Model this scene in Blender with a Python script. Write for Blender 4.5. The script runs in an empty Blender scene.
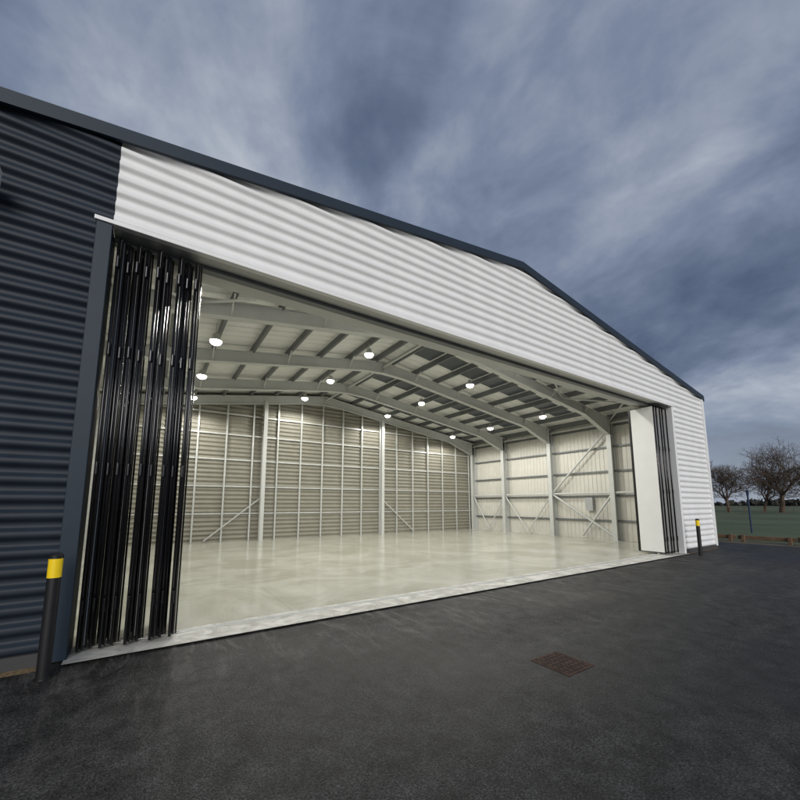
import bpy, math, random
from mathutils import Vector, Matrix
random.seed(7)
sc=bpy.context.scene
# ---------------------------------------------------------------- materials
def newmat(name):
    m=bpy.data.materials.new(name); m.use_nodes=True
    nt=m.node_tree; b=nt.nodes["Principled BSDF"]
    return m,nt,b
def mat(name,col,rough=.5,metal=0,coat=0,var=.12,vscale=3.0,bump=0.0,bscale=40,spec=None,streak=0):
    m,nt,b=newmat(name); N=nt.nodes; L=nt.links
    tc=N.new("ShaderNodeTexCoord"); ns=N.new("ShaderNodeTexNoise")
    ns.inputs["Scale"].default_value=vscale; ns.inputs["Detail"].default_value=6
    if streak:
        mp=N.new("ShaderNodeMapping"); mp.inputs["Scale"].default_value=(streak,streak,.35)
        L.new(tc.outputs["Object"],mp.inputs[0]); L.new(mp.outputs[0],ns.inputs["Vector"])
    else: L.new(tc.outputs["Object"],ns.inputs["Vector"])
    mr=N.new("ShaderNodeMapRange"); mr.inputs[1].default_value=.25; mr.inputs[2].default_value=.75
    mr.inputs[3].default_value=1-var; mr.inputs[4].default_value=1+var
    L.new(ns.outputs["Fac"],mr.inputs[0])
    mx=N.new("ShaderNodeVectorMath"); mx.operation='SCALE'; mx.inputs[0].default_value=col[:3]
    L.new(mr.outputs[0],mx.inputs["Scale"]); L.new(mx.outputs[0],b.inputs["Base Color"])
    b.inputs["Roughness"].default_value=rough; b.inputs["Metallic"].default_value=metal
    b.inputs["Coat Weight"].default_value=coat
    if spec is not None: b.inputs["Specular IOR Level"].default_value=spec
    if bump>0:
        n2=N.new("ShaderNodeTexNoise"); n2.inputs["Scale"].default_value=bscale; n2.inputs["Detail"].default_value=4
        L.new(tc.outputs["Object"],n2.inputs["Vector"])
        bp=N.new("ShaderNodeBump"); bp.inputs["Strength"].default_value=bump; bp.inputs["Distance"].default_value=.01
        L.new(n2.outputs["Fac"],bp.inputs["Height"]); L.new(bp.outputs[0],b.inputs["Normal"])
    return m
M_white=mat("white_cladding",(.82,.82,.81),.5,var=.04,vscale=1.5,spec=.3,streak=2.0)
M_dark=mat("dark_cladding",(.020,.028,.040),.5,var=.15,vscale=1.5,spec=.22,streak=2)
M_trimd=mat("dark_flashing",(.020,.032,.048),.5,var=.08,spec=.25)
M_black=mat("black_door_frame",(.006,.006,.007),.22,coat=.3,var=.1)
M_leafw=mat("white_door_panel",(.72,.72,.70),.4,var=.03)
M_steel=mat("painted_steel",(.50,.51,.495),.45,var=.05)
M_galv=mat("galvanised_steel",(.50,.51,.49),.4,metal=.25,var=.12,vscale=6)
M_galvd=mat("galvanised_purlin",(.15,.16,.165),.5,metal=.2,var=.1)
M_roofin=mat("roof_liner",(.76,.76,.735),.5,var=.04)
M_roofout=mat("roof_sheet",(.06,.07,.09),.5)
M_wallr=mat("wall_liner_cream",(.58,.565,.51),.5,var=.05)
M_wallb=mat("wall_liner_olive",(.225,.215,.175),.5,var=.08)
M_rl=mat("rooflight",(.06,.07,.085),.3,var=.1)
M_blackp=mat("bollard_black",(.008,.008,.009),.5,var=.3,vscale=12)
M_yellow=mat("reflective_yellow",(.95,.66,.01),.4,var=.06,vscale=10)
M_bark=mat("bark",(.10,.07,.05),.9,var=.3)
M_wood=mat("weathered_wood",(.17,.105,.06),.8,var=.4,vscale=5,bump=.4)
M_blue=mat("blue_post",(.015,.03,.08),.5)
M_hedge=mat("hedge",(.05,.05,.042),.95,var=.4,vscale=.3)
M_dirt=mat("leaf_litter",(.20,.14,.07),.95,var=.7,vscale=25,bump=.8)

def m_asphalt():
    m,nt,b=newmat("asphalt"); N=nt.nodes; L=nt.links
    tc=N.new("ShaderNodeTexCoord")
    def noise(s,d=5,dist=0,vec=None):
        n=N.new("ShaderNodeTexNoise"); n.inputs["Scale"].default_value=s; n.inputs["Detail"].default_value=d
        n.inputs["Distortion"].default_value=dist
        L.new(vec or tc.outputs["Object"],n.inputs["Vector"]); return n
    def mr_(src,a,b_,c,d):
        n=N.new("ShaderNodeMapRange"); n.inputs[1].default_value=a; n.inputs[2].default_value=b_; n.inputs[3].default_value=c; n.inputs[4].default_value=d
        L.new(src,n.inputs[0]); return n.outputs[0]
    def mul(a,b_):
        n=N.new("ShaderNodeMath"); n.operation='MULTIPLY'; L.new(a,n.inputs[0])
        if isinstance(b_,float): n.inputs[1].default_value=b_
        else: L.new(b_,n.inputs[1])
        return n.outputs[0]
    big=noise(.45,6,.6); fine=noise(85,2); mid=noise(5,9,.4)
    vo=N.new("ShaderNodeTexVoronoi"); vo.inputs["Scale"].default_value=70; L.new(tc.outputs["Object"],vo.inputs["Vector"])
    r1=N.new("ShaderNodeValToRGB"); r1.color_ramp.elements[0].position=.32; r1.color_ramp.elements[1].position=.72
    r1.color_ramp.elements[0].color=(.0125,.0125,.013,1); r1.color_ramp.elements[1].color=(.034,.0335,.033,1)
    L.new(big.outputs["Fac"],r1.inputs[0])
    k=mul(mul(mr_(fine.outputs["Fac"],.3,.75,.1,2.4),mr_(mid.outputs["Fac"],.3,.7,.55,1.5)),mr_(vo.outputs["Color"],0,1,.35,1.75))
    mpl=N.new("ShaderNodeMapping"); mpl.inputs["Scale"].default_value=(.15,1.6,1); mpl.inputs["Rotation"].default_value=(0,0,.12)
    L.new(tc.outputs["Object"],mpl.inputs[0]); ln=noise(1.0,4,.2,mpl.outputs[0])
    k=mul(k,mr_(ln.outputs["Fac"],.35,.65,.8,1.25))
    sc_=N.new("ShaderNodeVectorMath"); sc_.operation='SCALE'; L.new(r1.outputs[0],sc_.inputs[0]); L.new(k,sc_.inputs["Scale"])
    sep=N.new("ShaderNodeSeparateXYZ"); L.new(tc.outputs["Object"],sep.inputs[0])
    near=mr_(sep.outputs[1],3.2,5.1,.10,1.0)
    mp=N.new("ShaderNodeMapping"); mp.inputs["Scale"].default_value=(3.0,.7,1); mp.inputs["Rotation"].default_value=(0,0,.5)
    L.new(tc.outputs["Object"],mp.inputs[0])
    du=N.new("ShaderNodeTexNoise"); du.inputs["Scale"].default_value=1.6; du.inputs["Detail"].default_value=9; du.inputs["Roughness"].default_value=.7; du.inputs["Distortion"].default_value=1.2
    L.new(mp.outputs[0],du.inputs["Vector"])
    dm2=mul(mul(near,mr_(du.outputs["Fac"],.5,.78,0,1)),.7)
    mix=N.new("ShaderNodeMix"); mix.data_type='RGBA'; L.new(dm2,mix.inputs[0]); L.new(sc_.outputs[0],mix.inputs[6]); mix.inputs[7].default_value=(.2,.19,.17,1)
    L.new(mix.outputs[2],b.inputs["Base Color"])
    L.new(mr_(big.outputs["Fac"],.3,.7,.5,.75),b.inputs["Roughness"])
    b.inputs["Specular IOR Level"].default_value=.22
    bp=N.new("ShaderNodeBump"); bp.inputs["Strength"].default_value=.9; bp.inputs["Distance"].default_value=.009
    L.new(fine.outputs["Fac"],bp.inputs["Height"]); L.new(bp.outputs[0],b.inputs["Normal"])
    return m
M_asph=m_asphalt()
def m_floor(name,c1,c2,rough=(.22,.4),scale=.5,fine=0):
    m,nt,b=newmat(name); N=nt.nodes; L=nt.links
    tc=N.new("ShaderNodeTexCoord")
    n=N.new("ShaderNodeTexNoise"); n.inputs["Scale"].default_value=scale; n.inputs["Detail"].default_value=9; n.inputs["Roughness"].default_value=.62; n.inputs["Distortion"].default_value=.9
    L.new(tc.outputs["Object"],n.inputs["Vector"])
    r=N.new("ShaderNodeValToRGB"); r.color_ramp.elements[0].position=.38; r.color_ramp.elements[1].position=.64
    r.color_ramp.elements[0].color=(*c1,1); r.color_ramp.elements[1].color=(*c2,1)
    L.new(n.outputs["Fac"],r.inputs[0]); L.new(r.outputs[0],b.inputs["Base Color"])
    mr=N.new("ShaderNodeMapRange"); mr.inputs[1].default_value=.35; mr.inputs[2].default_value=.7; mr.inputs[3].default_value=rough[1]; mr.inputs[4].default_value=rough[0]
    L.new(n.outputs["Fac"],mr.inputs[0]); L.new(mr.outputs[0],b.inputs["Roughness"])
    return m
M_floor=m_floor("polished_concrete",(.345,.34,.275),(.54,.54,.475),(.10,.24),.7)
M_thr=m_floor("threshold_concrete",(.36,.35,.31),(.60,.59,.55),(.6,.8),3.5)
M_grass=m_floor("grass",(.045,.065,.025),(.09,.12,.05),(.9,1),.12)
M_verge=m_floor("verge",(.06,.065,.035),(.16,.125,.08),(.9,1),1.5)

# ---------------------------------------------------------------- helpers
def link(o,parent=None):
    sc.collection.objects.link(o)
    if parent: o.parent=parent
    return o
def empty(name):
    e=bpy.data.objects.new(name,None); sc.collection.objects.link(e); return e
def mesh(name,v,f,m,parent=None,smooth=False):
    me=bpy.data.meshes.new(name); me.from_pydata([tuple(p) for p in v],[],f); me.update()
    me.materials.append(m)
    if smooth:
        for p in me.polygons: p.use_smooth=True
    return link(bpy.data.objects.new(name,me),parent)
class G:
    """geometry accumulator"""
    def __init__(s): s.v=[]; s.f=[]
    def box(s,a,b):
        n=len(s.v); x0,y0,z0=a; x1,y1,z1=b
        s.v+=[(x0,y0,z0),(x1,y0,z0),(x1,y1,z0),(x0,y1,z0),(x0,y0,z1),(x1,y0,z1),(x1,y1,z1),(x0,y1,z1)]
        s.f+=[tuple(n+i for i in q) for q in ((0,3,2,1),(4,5,6,7),(0,1,5,4),(1,2,6,5),(2,3,7,6),(3,0,4,7))]
    def bar(s,p,q,w,h,up=(0,0,1)):
        p=Vector(p);q=Vector(q);d=(q-p).normalized();u=Vector(up)
        if abs(d.dot(u))>.95:u=Vector((1,0,0))
        r=d.cross(u).normalized();u=r.cross(d)
        n=len(s.v)
        for c in (p,q):
            for a,b in((-1,-1),(1,-1),(1,1),(-1,1)): s.v.append(tuple(c+r*a*w/2+u*b*h/2))
        s.f+=[tuple(n+i for i in k) for k in((0,3,2,1),(4,5,6,7),(0,1,5,4),(1,2,6,5),(2,3,7,6),(3,0,4,7))]
    def cyl(s,p,q,r0,r1=None,seg=12,cap=True):
        if r1 is None:r1=r0
        p=Vector(p);q=Vector(q);d=(q-p).normalized();u=Vector((0,0,1))
        if abs(d.dot(u))>.9:u=Vector((1,0,0))
        a=d.cross(u).normalized();b=d.cross(a)
        n=len(s.v)
        for c,r in((p,r0),(q,r1)):
            for i in range(seg):
                t=2*math.pi*i/seg; s.v.append(tuple(c+a*math.cos(t)*r+b*math.sin(t)*r))
        for i in range(seg):
            j=(i+1)%seg; s.f.append((n+i,n+seg+i,n+seg+j,n+j))
        if cap: s.f.append(tuple(n+i for i in range(seg))); s.f.append(tuple(n+seg+i for i in reversed(range(seg))))
    def make(s,name,m,parent=None,smooth=False,bevel=0):
        o=mesh(name,s.v,s.f,m,parent,smooth)
        if bevel:
            b=o.modifiers.new("b","BEVEL"); b.width=bevel; b.segments=2; b.limit_method='ANGLE'
        return o
# ---------------------------------------------------------------- dimensions
XL,XR=-3.5,17.4; AX,AZ=6.95,7.25; SL=.148
YF,YB=5.3,17.6
OX0,OX1,OH=-.60,14.5,4.88
def roofz(x): return AZ-SL*abs(x-AX)
FR=[5.6,8.6,11.65,14.7,17.2]
H=empty("aircraft_hangar")
# ---------------------------------------------------------------- corrugated facade
PITCH=.185
def zrows(z0,z1):
    zs=[];n=12
    z=z0
    while z<z1-1e-6:
        zs.append(z); z+=PITCH/n
    zs.append(z1); return zs
def prof(z,amp=.024):
    t=(z/PITCH)%1.0
    s=math.cos(2*math.pi*t)
    s=max(-1,min(1,s*1.45))
    return amp*s
def clad(name,spans,y,m,amp=.024,z0=0,z1=AZ):
    v=[];f=[]; zs=zrows(z0,z1); rows=[]
    for z in zs:
        xa,xb=spans
        if z>roofz(xa): xa=max(xa,AX-(AZ-z)/SL)
        if z>roofz(xb): xb=min(xb,AX+(AZ-z)/SL)
        if xb<=xa: xa=xb=(xa+xb)/2 if xa-xb<.5 else xa
        n=len(v); yy=y-prof(z,amp); v+=[(xa,yy,z),(xb,yy,z)]; rows.append(n)
    for a,b in zip(rows,rows[1:]): f.append((a,a+1,b+1,b))
    return mesh(name,v,f,m,H,True)
clad("dark_cladding",(XL,OX0-.14),YF,M_dark,z0=.12)
clad("dark_cladding_over_jamb",(OX0-.14,OX0),YF,M_dark,z0=OH+.06)
edges=[OX0,3.4,7.1,10.8,OX1+.12]
for i in range(4):
    clad("white_cladding_header_%d"%i,(edges[i],edges[i+1]+(.0 if i==3 else .05)),YF-(.0035 if i%2 else 0),M_white,z0=OH+.06,amp=.023)
clad("white_cladding_pier",(OX1+.12,XR),YF,M_white,z0=.12,amp=.023)
g=G(); g.box((OX0-.15,YF-.05,.02),(OX0,YF+.35,OH+.0)); g.make("jamb_dark",M_trimd,H,bevel=.006)
g=G(); g.box((OX1,YF-.05,.02),(OX1+.13,YF+.35,OH+.0)); g.make("jamb_white",M_white,H,bevel=.006)
g=G(); g.box((OX0-.17,YF-.07,OH),(OX1+.15,YF+.02,OH+.05)); g.make("header_drip",M_white,H,bevel=.005)
g=G(); g.box((OX0,YF+.03,OH+.012),(OX1,YF+.60,OH+.05)); g.make("header_soffit",M_steel,H)
g=G(); g.box((OX0,YF+.22,OH-.05),(OX1,YF+.34,OH+.01)); g.make("door_track",M_galvd,H)
clad("header_inner_liner",(OX0,OX1+.2),YF+.62,M_roofin,z0=OH+.06,z1=AZ-.3,amp=.01)
g=G(); g.box((XL+.1,YF+.1,.02),(OX0-.16,YF+.16,5.7)); g.box((OX1+.16,YF+.1,.02),(XR-.1,YF+.16,5.7)); g.make("pier_liner",M_wallr,H)
g=G(); g.box((XR-.1,YF-.05,.1),(XR+.03,YF+.1,5.60)); g.make("corner_flashing",M_white,H,bevel=.005)
g=G(); g.box((XL,YF-.035,.0),(OX0-.155,YF+.1,.13)); g.box((OX1+.135,YF-.035,.0),(XR,YF+.1,.13)); g.make("base_plinth",mat("plinth",(.05,.05,.05),.8),H)
for s,nm in((-1,"verge_flashing_a"),(1,"verge_flashing_b")):
    xe=XL-.05 if s<0 else XR+.06
    v=[]
    for x in (AX,xe):
        z=roofz(x)
        v+=[(x,YF-.075,z-.14),(x,YF-.075,z+.03),(x,YF+.25,z+.055),(x,YF+.25,z+.03),(x,YF-.03,z-.14)]
    f=[(0,1,6,5),(1,2,7,6),(0,5,9,4),(2,3,8,7),(5,6,7,8,9)]
    mesh(nm,v,f,M_trimd,H)
for s,nm in((-1,"roof_a"),(1,"roof_b")):
    xe=XL-.03 if s<0 else XR+.03
    v=[]
    for y in(YF-.02,YB+.1):
        for x in (AX,xe): v.append((x,y,roofz(x)+.02))
    mesh(nm+"_sheet",[v[0],v[1],v[3],v[2]],[(0,1,2,3)],M_roofout,H)
    vv=[];ff=[]; y=YF+.05
    while y<YB:
        for dy,dz in((0,0),(.24,0),(.26,.025),(.31,.025),(.33,0)):
            yy=min(y+dy,YB)
            vv+=[(AX,yy,roofz(AX)-.16+dz),(xe,yy,roofz(xe)-.16+dz)]
        y+=.333
    n=len(vv)//2
    for i in range(n-1): ff.append((2*i,2*i+1,2*i+3,2*i+2))
    mesh(nm+"_liner",vv,ff,M_roofin,H)
def rz(x,off): return roofz(x)-off
g=G(); g.box((XR,YF-.06,5.52),(XR+.14,YB,5.68)); g.box((XL-.14,YF-.06,5.52),(XL,YB,5.68)); g.make("gutters",M_trimd,H)
def sidewall(name,x,m,amp,ya,yb,z1=5.62):
    v=[];f=[];zs=zrows(.0,z1)
    for z in zs:
        xx=x-prof(z,amp); v+=[(xx,ya,z),(xx,yb,z)]
    for i in range(len(zs)-1): f.append((2*i,2*i+1,2*i+3,2*i+2))
    return mesh(name,v,f,m,H,True)
sidewall("side_cladding_a",XR-.02,M_white,.024,YF,YB)
sidewall("side_cladding_b",XL+.02,M_dark,.024,YF,YB)
clad("rear_cladding",(XL,XR),YB,M_dark)
def vliner(name,x,m):
    v=[];f=[]; y=YF+.17
    while y<YB-.2:
        for dy,dx in((0,0),(.14,0),(.155,.018),(.185,.018),(.2,0)):
            v+=[(x+dx,y+dy,.02),(x+dx,y+dy,5.5)]
        y+=.2
    for i in range(len(v)//2-1): f.append((2*i,2*i+1,2*i+3,2*i+2))
    return mesh(name,v,f,m,H)
vliner("right_liner",XR-.2,M_wallr); vliner("left_liner",XL+.2,M_wallr)
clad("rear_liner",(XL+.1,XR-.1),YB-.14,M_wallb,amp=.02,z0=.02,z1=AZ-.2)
# ---------------------------------------------------------------- portal frames
CXL,CXR=XL+.42,XR-.42
def frame(y):
    g=G()
    nx=[CXL-.1,CXL+.35,CXL+2.0,AX-.9,AX,AX+.9,CXR-2.0,CXR-.35,CXR+.1]
    dp=[.80,.74,.36,.36,.44,.36,.36,.74,.80]
    top=[(x,rz(x,.36)) for x in nx]; bot=[(x,rz(x,.36)-d) for x,d in zip(nx,dp)]
    for i in range(len(nx)-1):
        a,b=top[i],top[i+1];c,d=bot[i],bot[i+1]
        n=len(g.v)
        for yy in(y-.007,y+.007):
            g.v+=[(a[0],yy,a[1]),(b[0],yy,b[1]),(d[0],yy,d[1]),(c[0],yy,c[1])]
        g.f+=[(n,n+1,n+2,n+3),(n+7,n+6,n+5,n+4)]
        for p,q in((a,b),(c,d)):
            g.bar((p[0],y,p[1]),(q[0],y,q[1]),.19,.018)
    for x in (nx[0]+.05,nx[-1]-.05,AX,CXL+2.0,CXR-2.0):
        z=rz(x,.36); g.box((x-.008,y-.09,z-(.75 if abs(x-AX)>9 else .36)),(x+.008,y+.09,z))
    for cx in(CXL,CXR):
        zt=rz(cx,.4)
        g.box((cx-.16,y-.007,.02),(cx+.16,y+.007,zt)); g.box((cx-.175,y-.1,.02),(cx-.16,y+.1,zt)); g.box((cx+.16,y-.1,.02),(cx+.175,y+.1,zt))
        g.box((cx-.22,y-.16,.01),(cx+.22,y+.16,.035))
    g.make("portal_frame",M_steel,H)
for y in FR: frame(y)
g=G(); xs=[]
d=.35
while d<10.2:
    xs+=[AX-d,AX+d]; d+=1.08
for x in xs:
    z=rz(x,.17)
    g.box((x-.006,YF+.1,z-.19),(x+.006,YB-.2,z))
    g.box((x-.006,YF+.1,z-.197),(x+.065,YB-.2,z-.188)); g.box((x+.057,YF+.1,z-.188),(x+.065,YB-.2,z-.17))
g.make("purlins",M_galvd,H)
g=G()
def rp(x,y): return (x,y,rz(x,.48))
for xa,xb in((CXL,CXL+3.5),(CXL+3.5,AX),(AX,CXR-3.5),(CXR-3.5,CXR)):
    g.cyl(rp(xa,FR[0]),rp(xb,FR[1]),.032,seg=8); g.cyl(rp(xb,FR[0]),rp(xa,FR[1]),.032,seg=8)
for x in(CXL,CXR,AX): g.cyl((x,FR[0],rz(x,.55)),(x,FR[-1],rz(x,.55)),.045,seg=10)
for y in FR[1:-1]:
    for x in xs[2::4]+xs[3::4]:
        for s in(-1,1): g.bar((x,y+s*.45,rz(x,.36)),(x,y+s*.02,rz(x,.36)-.34),.035,.012)
g.make("roof_bracing",M_steel,H)
g=G(); g.box((OX0,YF+.64,OH+.05),(OX1,YF+.78,OH+.25)); g.make("header_beam",M_steel,H)
# ---------------------------------------------------------------- wall rails and bracing
g=G()
yb=YB-.17
x=XL+.6
while x<XR-.5:
    g.box((x-.032,yb-.09,.02),(x+.032,yb-.03,roofz(x)-.55)); x+=1.09
for z in(1.2,2.35,3.5,4.6,5.5): g.box((CXL,yb-.028,z-.03),(CXR,yb+.0,z+.03))
g.make("rear_wall_rails",M_galv,H)
g=G()
for x in(4.1,10.25):
    zt=roofz(x)-.6
    g.box((x-.08,yb-.33,.02),(x+.08,yb-.315,zt)); g.box((x-.08,yb-.12,.02),(x+.08,yb-.105,zt)); g.box((x-.007,yb-.315,.02),(x+.007,yb-.12,zt))
g.make("wind_posts",M_steel,H)
g=G()
for z in(.9,2.0,3.1,4.2,5.15): g.box((XR-.29,YF+.3,z-.07),(XR-.22,YB-.3,z+.0)); g.box((XR-.30,YF+.3,z-.075),(XR-.28,YB-.3,z-.05))
for z in(.9,2.0,3.1,4.2,5.15): g.box((XL+.22,YF+.3,z-.07),(XL+.29,YB-.3,z+.0))
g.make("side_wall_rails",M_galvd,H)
g=G(); xb=CXR-.05
def br(y0,z0,y1,z1,r=.05): g.cyl((xb,y0,z0),(xb,y1,z1),r,seg=10)
br(FR[2],2.1,FR[1],5.0); br(FR[2],2.1,FR[1],.15)
br(FR[1],2.1,(FR[1]+FR[2])/2,.15)
for a,b in((3,2),(4,3)):
    ym=(FR[a]+FR[b])/2
    br(FR[a],2.1,ym,.15,.035); br(FR[b],2.1,ym,.15,.035)
g.cyl((xb,FR[0],2.1),(xb,FR[4],2.1),.045,seg=10)
g.make("wall_bracing",M_steel,H)
g=G()
for x0,x1 in((4.1,1.9),(10.25,12.4)):
    g.bar((x0,yb-.1,1.9),(x1,yb-.1,.1),.05,.05)
g.make("rear_bracing",M_galv,H)
g=G()
R=sorted([q for q in xs if q>AX+.3])
for y in (7.1,10.1,13.2,16.0):
    for x0,x1 in zip(R[:-2],R[1:]):
        x0+=.1;x1-=.06;n=len(g.v)
        g.v+=[(x0,y-.45,rz(x0,.168)),(x1,y-.45,rz(x1,.168)),(x1,y+.45,rz(x1,.168)),(x0,y+.45,rz(x0,.168))]; g.f.append((n,n+1,n+2,n+3))
g.make("rooflights",M_rl,H)
g=G(); g.box((XR-.42,9.6,1.3),(XR-.3,9.95,1.9)); g.make("distribution_box",mat("grey_box",(.35,.36,.36),.5),H)
# ---------------------------------------------------------------- floor
def sheet(name,x0,y0,x1,y1,z,m,parent=None):
    return mesh(name,[(x0,y0,z),(x1,y0,z),(x1,y1,z),(x0,y1,z)],[(0,1,2,3)],m,parent)
sheet("floor_slab",XL+.1,YF+.30,XR-.1,YB,.018,M_floor,H)
sheet("door_threshold",OX0-.02,YF-.18,OX1+.02,YF+.42,.026,M_thr,H)
g=G(); g.box((OX0,YF+.24,.022),(OX1,YF+.262,.034)); g.box((OX0,YF+.30,.022),(OX1,YF+.322,.034)); g.make("floor_track",M_galv,H)
g=G()
for y in FR[1:-1]: g.box((XL+.3,y-.004,.012),(XR-.3,y+.004,.0195))
for x in(1.9,6.95,12.0): g.box((x-.004,YF+.5,.012),(x+.004,YB-.3,.0192))
g.make("floor_joints",mat("joint",(.22,.22,.18),.7),H)
# ---------------------------------------------------------------- folding door stacks
def stack(name,cxs,white_first,skins):
    E=empty(name); E.parent=H
    ht=OH-.07
    gb=G();gw=G();gt=G();gg=G()
    for i,cx in enumerate(cxs):
        y0=YF+.10+(.07 if i%2 else 0)+random.uniform(-.02,.02); dep=.72
        ang=(.06 if i%2 else -.06)+random.uniform(-.012,.012)
        def P(dx,dy,z):
            return (cx+dx*math.cos(ang)-dy*math.sin(ang)*1, y0+dy*math.cos(ang)+dx*math.sin(ang), z)
        def obox(G_,dx0,dx1,dy0,dy1,z0,z1):
            k=len(G_.v)
            G_.v+=[P(dx0,dy0,z0),P(dx1,dy0,z0),P(dx1,dy1,z0),P(dx0,dy1,z0),P(dx0,dy0,z1),P(dx1,dy0,z1),P(dx1,dy1,z1),P(dx0,dy1,z1)]
            G_.f+=[tuple(k+j for j in q) for q in((0,3,2,1),(4,5,6,7),(0,1,5,4),(1,2,6,5),(2,3,7,6),(3,0,4,7))]
        t=.026
        obox(gb,-t,t,0,.06,.07,ht); obox(gb,-t,t,dep-.06,dep,.07,ht)
        obox(gb,-t,t,.06,dep-.06,.07,.2); obox(gb,-t,t,.06,dep-.06,ht-.12,ht)
        obox(gb,-t+.004,t-.004,.06,dep-.06,.2,ht-.12)
        side=-1 if (i%2==0)==white_first else 1
        if i in skins:
            if side<0: obox(gw,-t-.008,-t+.0,.012,dep-.012,.1,ht-.03)
            else: obox(gw,t,t+.008,.012,dep-.012,.1,ht-.03)
        gt.cyl(P(-.014,-.012,.05),P(-.014,-.012,ht),.017,seg=10)
        gt.cyl(P(.020,-.004,.07),P(.020,-.004,ht-.02),.014,seg=10)
        gt.cyl(P(.048,.05,.06),P(.048,.05,ht-.01),.010,seg=8)
        for z in(.5,2.0,3.4,4.5):
            gb.cyl(P(-.01,-.022,z-.07),P(-.01,-.022,z+.07),.019,seg=10)
        if i%2==0:
            gg.cyl(P(0,.2,ht),P(0,.2,OH-.03),.014,seg=8); gg.cyl(P(-.02,.2,.055),P(.02,.2,.055),.028,seg=12)
    gb.make("leaf_frames",M_black,E,bevel=.003); gw.make("leaf_skins",M_leafw,E)
    gt.make("leaf_noses",M_black,E,True); gg.make("rollers",M_galv,E)
stack("folding_door",[-.52,-.425,-.33,-.235,-.11,-.01,.12,.215,.315],False,{0,3,5,6})
stack("folding_door",[13.50+.104*i for i in range(9)],True,set(range(9)))
# ---------------------------------------------------------------- lamps
M_emit,nt_,b_=newmat("lamp_lens"); b_.inputs["Emission Color"].default_value=(1,.98,.9,1); b_.inputs["Emission Strength"].default_value=18
def lamp(x,y,dz=0):
    z=rz(x,.36)-.34+dz
    E=empty("high_bay_lamp"); E.location=(x,y,z)
    g=G(); g.cyl((0,0,.08),(0,0,.2),.07,.055,16); g.cyl((0,0,.0),(0,0,.08),.15,.09,20,True); g.cyl((0,0,.2),(0,0,.48-dz),.008,seg=6)
    for i in range(8):
        a=i*math.pi/4; g.box((math.cos(a)*.08-.004,math.sin(a)*.08-.004,.08),(math.cos(a)*.08+.004,math.sin(a)*.08+.004,.19))
    g.make("housing",M_galv,E)
    v=[];f=[];R=.14;k=6;s=20
    for i in range(k):
        a=i/(k)*math.pi/2
        for j in range(s): v.append((R*math.cos(a)*math.cos(2*math.pi*j/s),R*math.cos(a)*math.sin(2*math.pi*j/s),-.004-.10*math.sin(a)))
    v.append((0,0,-.104))
    for i in range(k-1):
        for j in range(s): f.append((i*s+j,(i+1)*s+j,(i+1)*s+(j+1)%s,i*s+(j+1)%s))
    for j in range(s): f.append(((k-1)*s+j,len(v)-1,(k-1)*s+(j+1)%s))
    mesh("lens",v,f,M_emit,E,True)
    l=bpy.data.lights.new("lamp_light",'SPOT'); l.energy=215; l.shadow_soft_size=.08; l.color=(1,.98,.91); l.spot_size=math.radians(170); l.spot_blend=.3
    o=bpy.data.objects.new("lamp_light",l); o.location=(0,0,-.20); link(o,E)
for y in(10.1,13.2,16.1):
    for x in(1.1,5.5,9.9,14.3): lamp(x,y)
for x in(1.1,5.5,9.9): lamp(x,7.0,.12)  # extra row unseen behind the header, added to brighten near sides of rafters
# ---------------------------------------------------------------- bollards
def bollard(x,y):
    E=empty("bollard"); E.location=(x,y,0)
    g=G(); g.cyl((0,0,0),(0,0,.91),.052,seg=28); g.cyl((0,0,0),(0,0,.015),.062,seg=28); g.make("post",M_blackp,E,bevel=.004)
    g=G(); g.cyl((0,0,.91),(0,0,1.085),.054,seg=28); g.make("reflective_band",M_yellow,E)
    g=G(); g.cyl((0,0,1.085),(0,0,1.115),.055,seg=28); g.cyl((0,0,1.115),(0,0,1.135),.053,.035,28); g.make("cap",M_blackp,E)
bollard(-.71,4.88); bollard(14.62,4.88)
E=empty("wall_light")
g=G(); g.box((-1.72,4.98,4.80),(-1.50,5.12,4.98)); g.box((-1.64,5.12,4.84),(-1.58,5.28,4.92)); g.make("body",M_leafw,E,bevel=.01)
g=G(); g.box((-1.70,4.965,4.82),(-1.52,4.979,4.96)); g.make("glass",mat("light_glass",(.6,.75,.8),.1),E)
# ---------------------------------------------------------------- drain cover
E=empty("drain_cover"); E.location=(3.6,2.46,0)
g=G(); s=.215
for a,b in(((-s,-s),(s,-s+.025)),((-s,s-.025),(s,s)),((-s,-s+.025),(-s+.025,s-.025)),((s-.025,-s+.025),(s,s-.025))): g.box((a[0],a[1],-.02),(b[0],b[1],.005))
for i in range(6):
    x=-.155+i*.062
    for j in range(6):
        y=-.155+j*.062; g.box((x-.021,y-.021,-.02),(x+.021,y+.021,.0065))
M_rust=mat("rusty_iron",(.06,.034,.024),.85,var=.6,vscale=14,bump=.6,spec=.2)
g.make("grate",M_rust,E)
sheet("pit",-.189,-.189,.189,.189,.003,mat("pit_black",(.012,.009,.007),.9),E)
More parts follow.
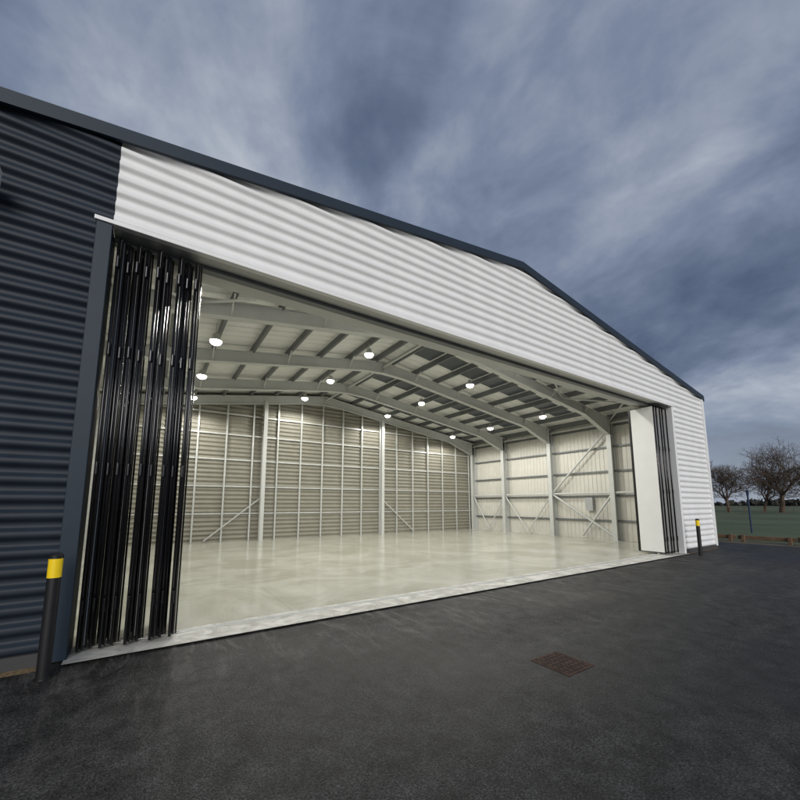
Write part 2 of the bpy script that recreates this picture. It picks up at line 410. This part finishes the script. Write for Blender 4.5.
# ---------------------------------------------------------------- ground
sheet("ground",-900,-900,1400,900,-.03,M_grass)
sheet("asphalt_yard",-60,-60,20.3,YF+.0,-.0,M_asph)
sheet("asphalt_path",17.5,YF+.004,20.3,40,-.001,M_asph)
sheet("verge",20.3,-60,21.9,60,-.012,M_verge)
sheet("leaf_litter_strip",XL,YF-.18,OX0-.2,YF-.03,.006,M_dirt)
sheet("leaf_litter_strip",OX1+.3,YF-.10,XR,YF-.03,.006,M_dirt)
g=G()
y=-30
while y<45:
    L_=random.uniform(1.6,2.6)
    h=.28+random.uniform(-.03,.03); dx=random.uniform(-.04,.04)
    g.box((21.3+dx,y,.10),(21.42+dx,y+L_,h))
    g.box((21.2,y+.1,-.03),(21.3,y+.22,h+.03)); g.box((21.2,y+L_-.25,-.03),(21.3,y+L_-.13,h+.03))
    y+=L_+random.uniform(.02,.12)
g.make("timber_edging",M_wood,None,bevel=.012)
g=G(); g.cyl((28.5,7,-.03),(28.5,7,2.35),.045,seg=12); g.box((28.42,6.96,2.1),(28.58,7.04,2.35)); g.cyl((28.5,7,2.35),(28.5,7,2.42),.07,.02,12); g.make("marker_post",M_blue)
# ---------------------------------------------------------------- field fence and hedge
g=G()
for i in range(60): g.box((92+.0,-60+i*2.6,-.03),(92.1,-59.88+i*2.6,1.1))
for z in(.45,.95): g.box((92.1,-60,z),(92.13,96,z+.04))
g.make("field_fence",M_wood)
g=G(); random.seed(3)
for i in range(1500):
    y=random.uniform(-500,520); x=420+random.uniform(-8,8); h=random.uniform(2,4.2)*(1+.5*math.sin(y*.02)+.3*math.sin(y*.083)); w=random.uniform(1,3)
    n=len(g.v)
    for k in range(7):
        a=random.uniform(0,6.28);r=w*random.uniform(.5,1); g.v.append((x+math.cos(a)*r,y+math.sin(a)*r*1.5,random.uniform(0,h)))
    g.f+=[(n,n+1,n+2),(n+2,n+3,n+4),(n+4,n+5,n+6),(n+1,n+3,n+5),(n,n+4,n+6),(n,n+2,n+5)]
g.box((428,-500,-1),(430,520,2.2))
g.make("distant_hedgerow",M_hedge)
# ---------------------------------------------------------------- bare trees
def tree(x,y,h,seed,spread=1.0,name="bare_tree"):
    R=random.Random(seed); g=G()
    def grow(p,d,l,r,lev):
        seg=2 if lev>4 else 3; q=p
        for i in range(seg):
            d2=(d+Vector((R.gauss(0,.12),R.gauss(0,.12),R.gauss(.02,.06)))).normalized()
            q2=q+d2*l/seg; r2=r*(.9 if lev<5 else .85)
            g.cyl(q,q2,r,r2,seg=(7 if lev<2 else 3),cap=False)
            if lev>=1 and lev<7 and R.random()<.75:
                t=(d2+Vector((R.gauss(0,.7),R.gauss(0,.7),R.gauss(.1,.5)))).normalized(); grow(q2,t,l*.62,max(r2*.5,.018),lev+2)
            q,d,r=q2,d2,r2
        if lev>=7: return
        n=3 if lev<2 else 2
        if lev==0:n=5
        base=R.uniform(0,6.28)
        for i in range(n):
            a=base+i*2*math.pi/n+R.uniform(-.4,.4); tilt=R.uniform(.35,.8)*spread
            u=d.orthogonal().normalized(); w=d.cross(u)
            nd=(d*math.cos(tilt)+(u*math.cos(a)+w*math.sin(a))*math.sin(tilt)+Vector((0,0,.08))).normalized()
            grow(q,nd,l*R.uniform(.74,.88),max(r*R.uniform(.6,.72),.02),lev+1)
    grow(Vector((0,0,-.1)),Vector((0,0,1)),h*.17,h*.022,0)
    g2=g.make(name,M_bark); g2.location=(x,y,0); return g2
tree(103,20.5,21,5,1.1); tree(96,26.6,14.5,9,1.15); tree(112,16.5,17,21,1.1); tree(110,24.5,14,33,1.1)
# ---------------------------------------------------------------- world
w=bpy.data.worlds.new("World"); sc.world=w; w.use_nodes=True
nt=w.node_tree; N=nt.nodes; L=nt.links; bg=N["Background"]
el=math.radians(22); rot=math.radians(200)
sky=N.new("ShaderNodeTexSky"); sky.sky_type='NISHITA'; sky.sun_disc=False; sky.sun_elevation=el; sky.sun_rotation=rot
tc=N.new("ShaderNodeTexCoord"); sep=N.new("ShaderNodeSeparateXYZ"); L.new(tc.outputs["Generated"],sep.inputs[0])
def math_(op,a,b=None,c=None):
    n=N.new("ShaderNodeMath"); n.operation=op
    for i,v in enumerate((a,b,c)):
        if v is None: continue
        if isinstance(v,(int,float)): n.inputs[i].default_value=v
        else: L.new(v,n.inputs[i])
    return n.outputs[0]
zc=math_('ADD',math_('MAXIMUM',sep.outputs[2],0.0),.30)
px=math_('DIVIDE',sep.outputs[0],zc); py=math_('DIVIDE',sep.outputs[1],zc)
cmb=N.new("ShaderNodeCombineXYZ"); L.new(px,cmb.inputs[0]); L.new(py,cmb.inputs[1])
def cn(scale,detail,rough,dist,off,stretch=(1,1,1),rotz=0):
    mp=N.new("ShaderNodeMapping"); mp.inputs["Location"].default_value=off; mp.inputs["Scale"].default_value=stretch; mp.inputs["Rotation"].default_value=(0,0,rotz)
    L.new(cmb.outputs[0],mp.inputs[0])
    n=N.new("ShaderNodeTexNoise"); n.inputs["Scale"].default_value=scale; n.inputs["Detail"].default_value=detail; n.inputs["Roughness"].default_value=rough; n.inputs["Distortion"].default_value=dist
    L.new(mp.outputs[0],n.inputs["Vector"]); return n.outputs["Fac"]
a=cn(1.25,6,.52,.5,(4.9,3.3,0),(1,.95,1),.6); b2=cn(4.2,10,.6,.3,(7,3,1),(1,.95,1),.6)
s=math_('ADD',math_('MULTIPLY',a,.74),math_('MULTIPLY',b2,.26))
ramp=N.new("ShaderNodeValToRGB"); e=ramp.color_ramp.elements
e[0].position=.38; e[0].color=(.85,1.12,1.85,1); e[1].position=.63; e[1].color=(4.7,5.1,5.8,1)
e1=e.new(.45); e1.color=(1.35,1.72,2.6,1); e2=e.new(.51); e2.color=(2.05,2.5,3.5,1); e3=e.new(.57); e3.color=(3.15,3.6,4.5,1)
L.new(s,ramp.inputs[0])
hz=N.new("ShaderNodeMapRange"); hz.inputs[1].default_value=.0; hz.inputs[2].default_value=.25; hz.inputs[3].default_value=.75; hz.inputs[4].default_value=0
L.new(sep.outputs[2],hz.inputs[0])
mx=N.new("ShaderNodeMix"); mx.data_type='RGBA'; L.new(hz.outputs[0],mx.inputs[0]); L.new(ramp.outputs[0],mx.inputs[6]); mx.inputs[7].default_value=(3.7,4.2,5.0,1)
mx2=N.new("ShaderNodeMix"); mx2.data_type='RGBA'; mx2.inputs[0].default_value=.94; L.new(sky.outputs[0],mx2.inputs[6]); L.new(mx.outputs[2],mx2.inputs[7])
L.new(mx2.outputs[2],bg.inputs[0]); bg.inputs[1].default_value=.1
sd=bpy.data.lights.new("sun",'SUN'); sd.energy=2.1; sd.angle=math.radians(35); sd.color=(1,.965,.92)
so=bpy.data.objects.new("sun",sd); link(so)
D=Vector((math.sin(rot)*math.cos(el),math.cos(rot)*math.cos(el),math.sin(el)))
so.rotation_euler=D.to_track_quat('Z','Y').to_euler()
# ---------------------------------------------------------------- camera
cd=bpy.data.cameras.new("camera"); co=bpy.data.objects.new("camera",cd); link(co)
cd.sensor_width=36; cd.lens=374.7/800*36; cd.shift_y=.0695; cd.clip_end=3000; cd.clip_start=.05
th=math.radians(7.36); ya=math.radians(56.5)
co.location=(0,0,1.6)
co.rotation_euler=(math.pi/2+th,0,ya-math.pi/2)
sc.camera=co
sc.view_settings.view_transform='Standard'; sc.view_settings.look='None'; sc.view_settings.exposure=0
